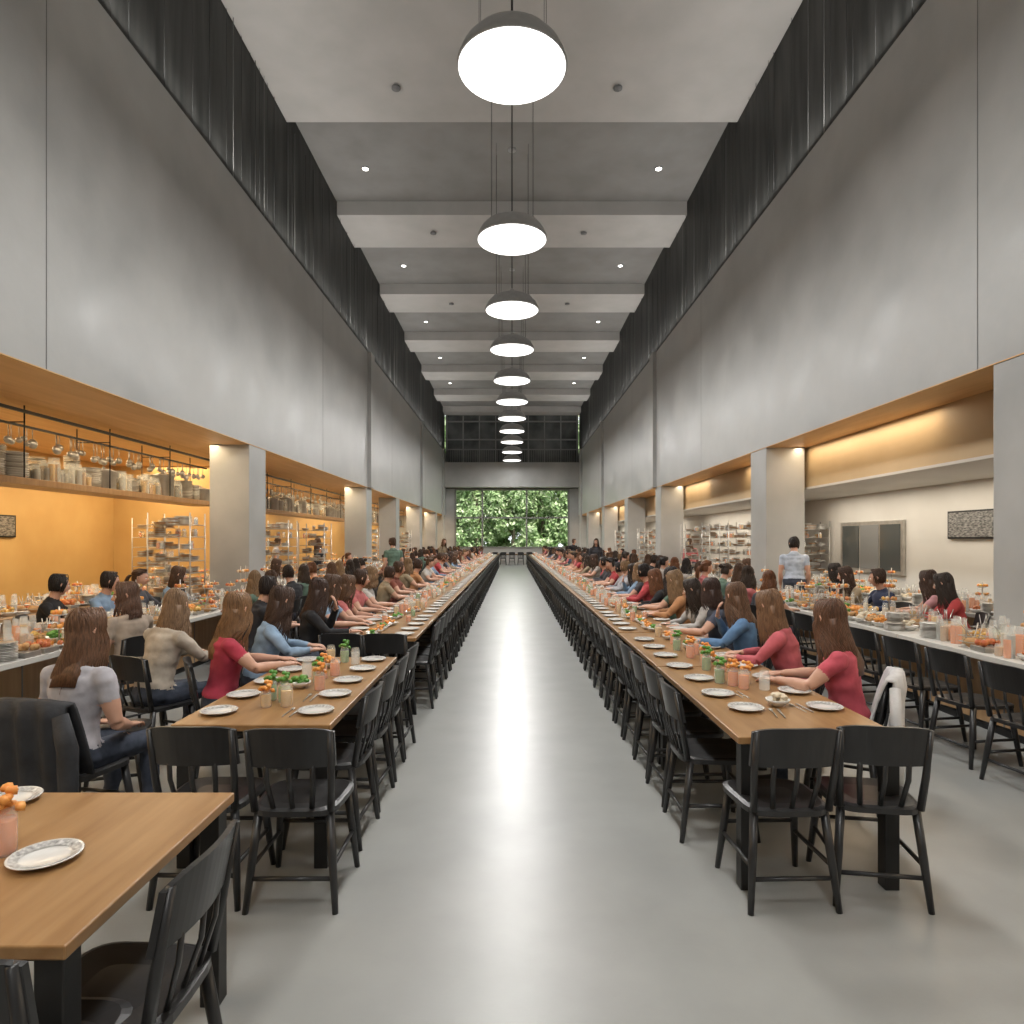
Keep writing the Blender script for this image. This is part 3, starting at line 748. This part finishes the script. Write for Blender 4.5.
add_chair(-2.62,4.28,-70)
who('Rf1',2.14,4.15,58,(.50,.08,.11),(.11,.052,.028))
who('Rf2',2.16,4.98,60,(.50,.11,.13),(.17,.09,.045))
who('Rf3',2.12,5.85,68,(.10,.20,.36),(.13,.07,.04))
who('Rf5',2.12,6.6,78,(.05,.06,.09),(.04,.02,.015))
rg=random.Random(42)
LF=('Lf1','Lf2','Lf3','Lf4','Lf5','Lf6','Lm','Lf5','Lm'); RF=('Rf1','Rf2','Rf3','Rf4','Rf5','Rf6','Rm','Rf5','Rm')
y=7.3
while y<42:
    if rg.random()<.88: who(rg.choice(LF),-2.1+rg.uniform(-.08,.02),y+rg.uniform(-.06,.06),-90+rg.uniform(-8,28),rg.choice(SH),rg.choice(HAIR),s=rg.uniform(.95,1.03))
    if rg.random()<.88: who(rg.choice(RF),2.17+rg.uniform(-.02,.08),y-.05+rg.uniform(-.06,.06),90-rg.uniform(-8,28),rg.choice(SH),rg.choice(HAIR),s=rg.uniform(.95,1.03))
    y+=.68
y=8.6
while y<42:
    if rg.random()<.8: who(rg.choice(RF),-3.40+rg.uniform(0,.1),y,90-rg.uniform(-5,25),rg.choice(SH),rg.choice(HAIR),s=rg.uniform(.95,1.03))
    if rg.random()<.8: who(rg.choice(LF),3.40-rg.uniform(0,.1),y,-90+rg.uniform(-5,25),rg.choice(SH),rg.choice(HAIR),s=rg.uniform(.95,1.03))
    y+=.72
PIL=(11.9,21.5,27,34,41,12.3,21,5.7,10.6,14.9,17.2,24.2,15.0,16.5,18.3,24.0,25.2,30.2,30.8)
y=8.0
while y<40:
    if all(abs(y-(p+.4))>.75 for p in PIL):
        if rg.random()<.7: who(rg.choice(('Lf1','Lf2','Lm','Lf4')),-5.1,y,-90,rg.choice(SH),rg.choice(HAIR))
        if rg.random()<.6: who(rg.choice(('Rf1','Rf2','Rm','Rf4')),5.1,y,90,rg.choice(SH),rg.choice(HAIR))
    y+=.8
who('Lm',-5.3,7.35,-70,(.01,.01,.012),(.01,.008,.007))
who('Sm',4.93,11.35,-20,(.42,.48,.58),(.02,.013,.01),False)
who('Rf5',5.5,10.9,90,(.05,.05,.06),(.02,.013,.01))
who('Rf2',5.25,7.6,70,(.42,.05,.05),(.03,.02,.015)); who('Rf1',5.40,8.25,60,(.48,.25,.27),(.05,.025,.015))
for x,y,k in ((-5.6,13.6,'Sm'),(-7.3,20,'Sm'),(7.2,19,'Sm'),(5.5,20,'Sf'),(5.4,28.6,'Sm'),(-5.6,19,'Sf'),(-2.95,16.2,'Sm'),(2.9,22.5,'Sf'),(-2.9,27,'Sf'),(2.9,31,'Sm')):
    who(k,x,y,rg.uniform(0,360),rg.choice(SH),rg.choice(HAIR),False)

def jacket(mat,seed):
    rg=random.Random(seed); b=MB(); prof=[(.035,.50),(.03,.62),(.02,.74),(.0,.85),(-.012,.885),(-.04,.88),(-.06,.80),(-.065,.66),(-.07,.52),(-.075,.38),(-.08,.26)]
    nx=24; vs=[];fs=[]
    for th in (0,1):
        for i in range(nx+1):
            t=-1+2*i/nx
            for j,(y,z) in enumerate(prof):
                w=.235+.05*max(0,(.8-z)); yy=-.215-.035*(1-t*t)+y-.2*(z-.735)*.9 + .014*math.sin(t*11+j*.5+seed)*(1 if j>5 else .3)
                k=1 if j>4 else -1
                vs.append((w*t,yy-(.016*th*k),z+(.012*th if 2<j<6 else 0)-.02*abs(t)**3+.012*math.sin(t*7+seed)*(j==len(prof)-1)))
    m=len(prof); off=(nx+1)*m
    for i in range(nx):
        for j in range(m-1):
            q=(i*m+j,i*m+j+1,(i+1)*m+j+1,(i+1)*m+j); fs.append(q); fs.append(tuple(z+off for z in q)[::-1])
    for j in range(m-1):
        fs.append((j,j+off,j+1+off,j+1)); k=nx*m; fs.append((k+j,k+j+1,k+j+1+off,k+j+off))
    for i in range(nx):
        for k in (0,m-1): fs.append((i*m+k,(i+1)*m+k,(i+1)*m+k+off,i*m+k+off))
    b.add(vs,fs,mat,True)
    for s in (-1,1): b.loft([(s*.2,-.29,.82),(s*.26,-.30,.66),(s*.27,-.305,.45),(s*.25,-.31,.27)],[(.05,.03),(.06,.035),(.055,.03),(.045,.03)],mat,10)
    return b.mesh('draped_jacket')
a=math.radians(12); put('draped_jacket',jacket('jacket',1),(-2.40+math.sin(a)*.02,3.55+.02,0),-a)
a=math.radians(58); put('draped_jacket',jacket('whitecloth',2),(2.14-.02,4.15+.01,0),a)

cam=bpy.data.cameras.new('Camera'); cam.sensor_width=36; cam.lens=F/1024*36; cam.shift_y=28/1024; cam.clip_end=300
co=bpy.data.objects.new('Camera',cam); co.location=(0,0,HC); co.rotation_euler=(math.pi/2,0,0); col.objects.link(co); scene.camera=co
scene.view_settings.view_transform='Standard'
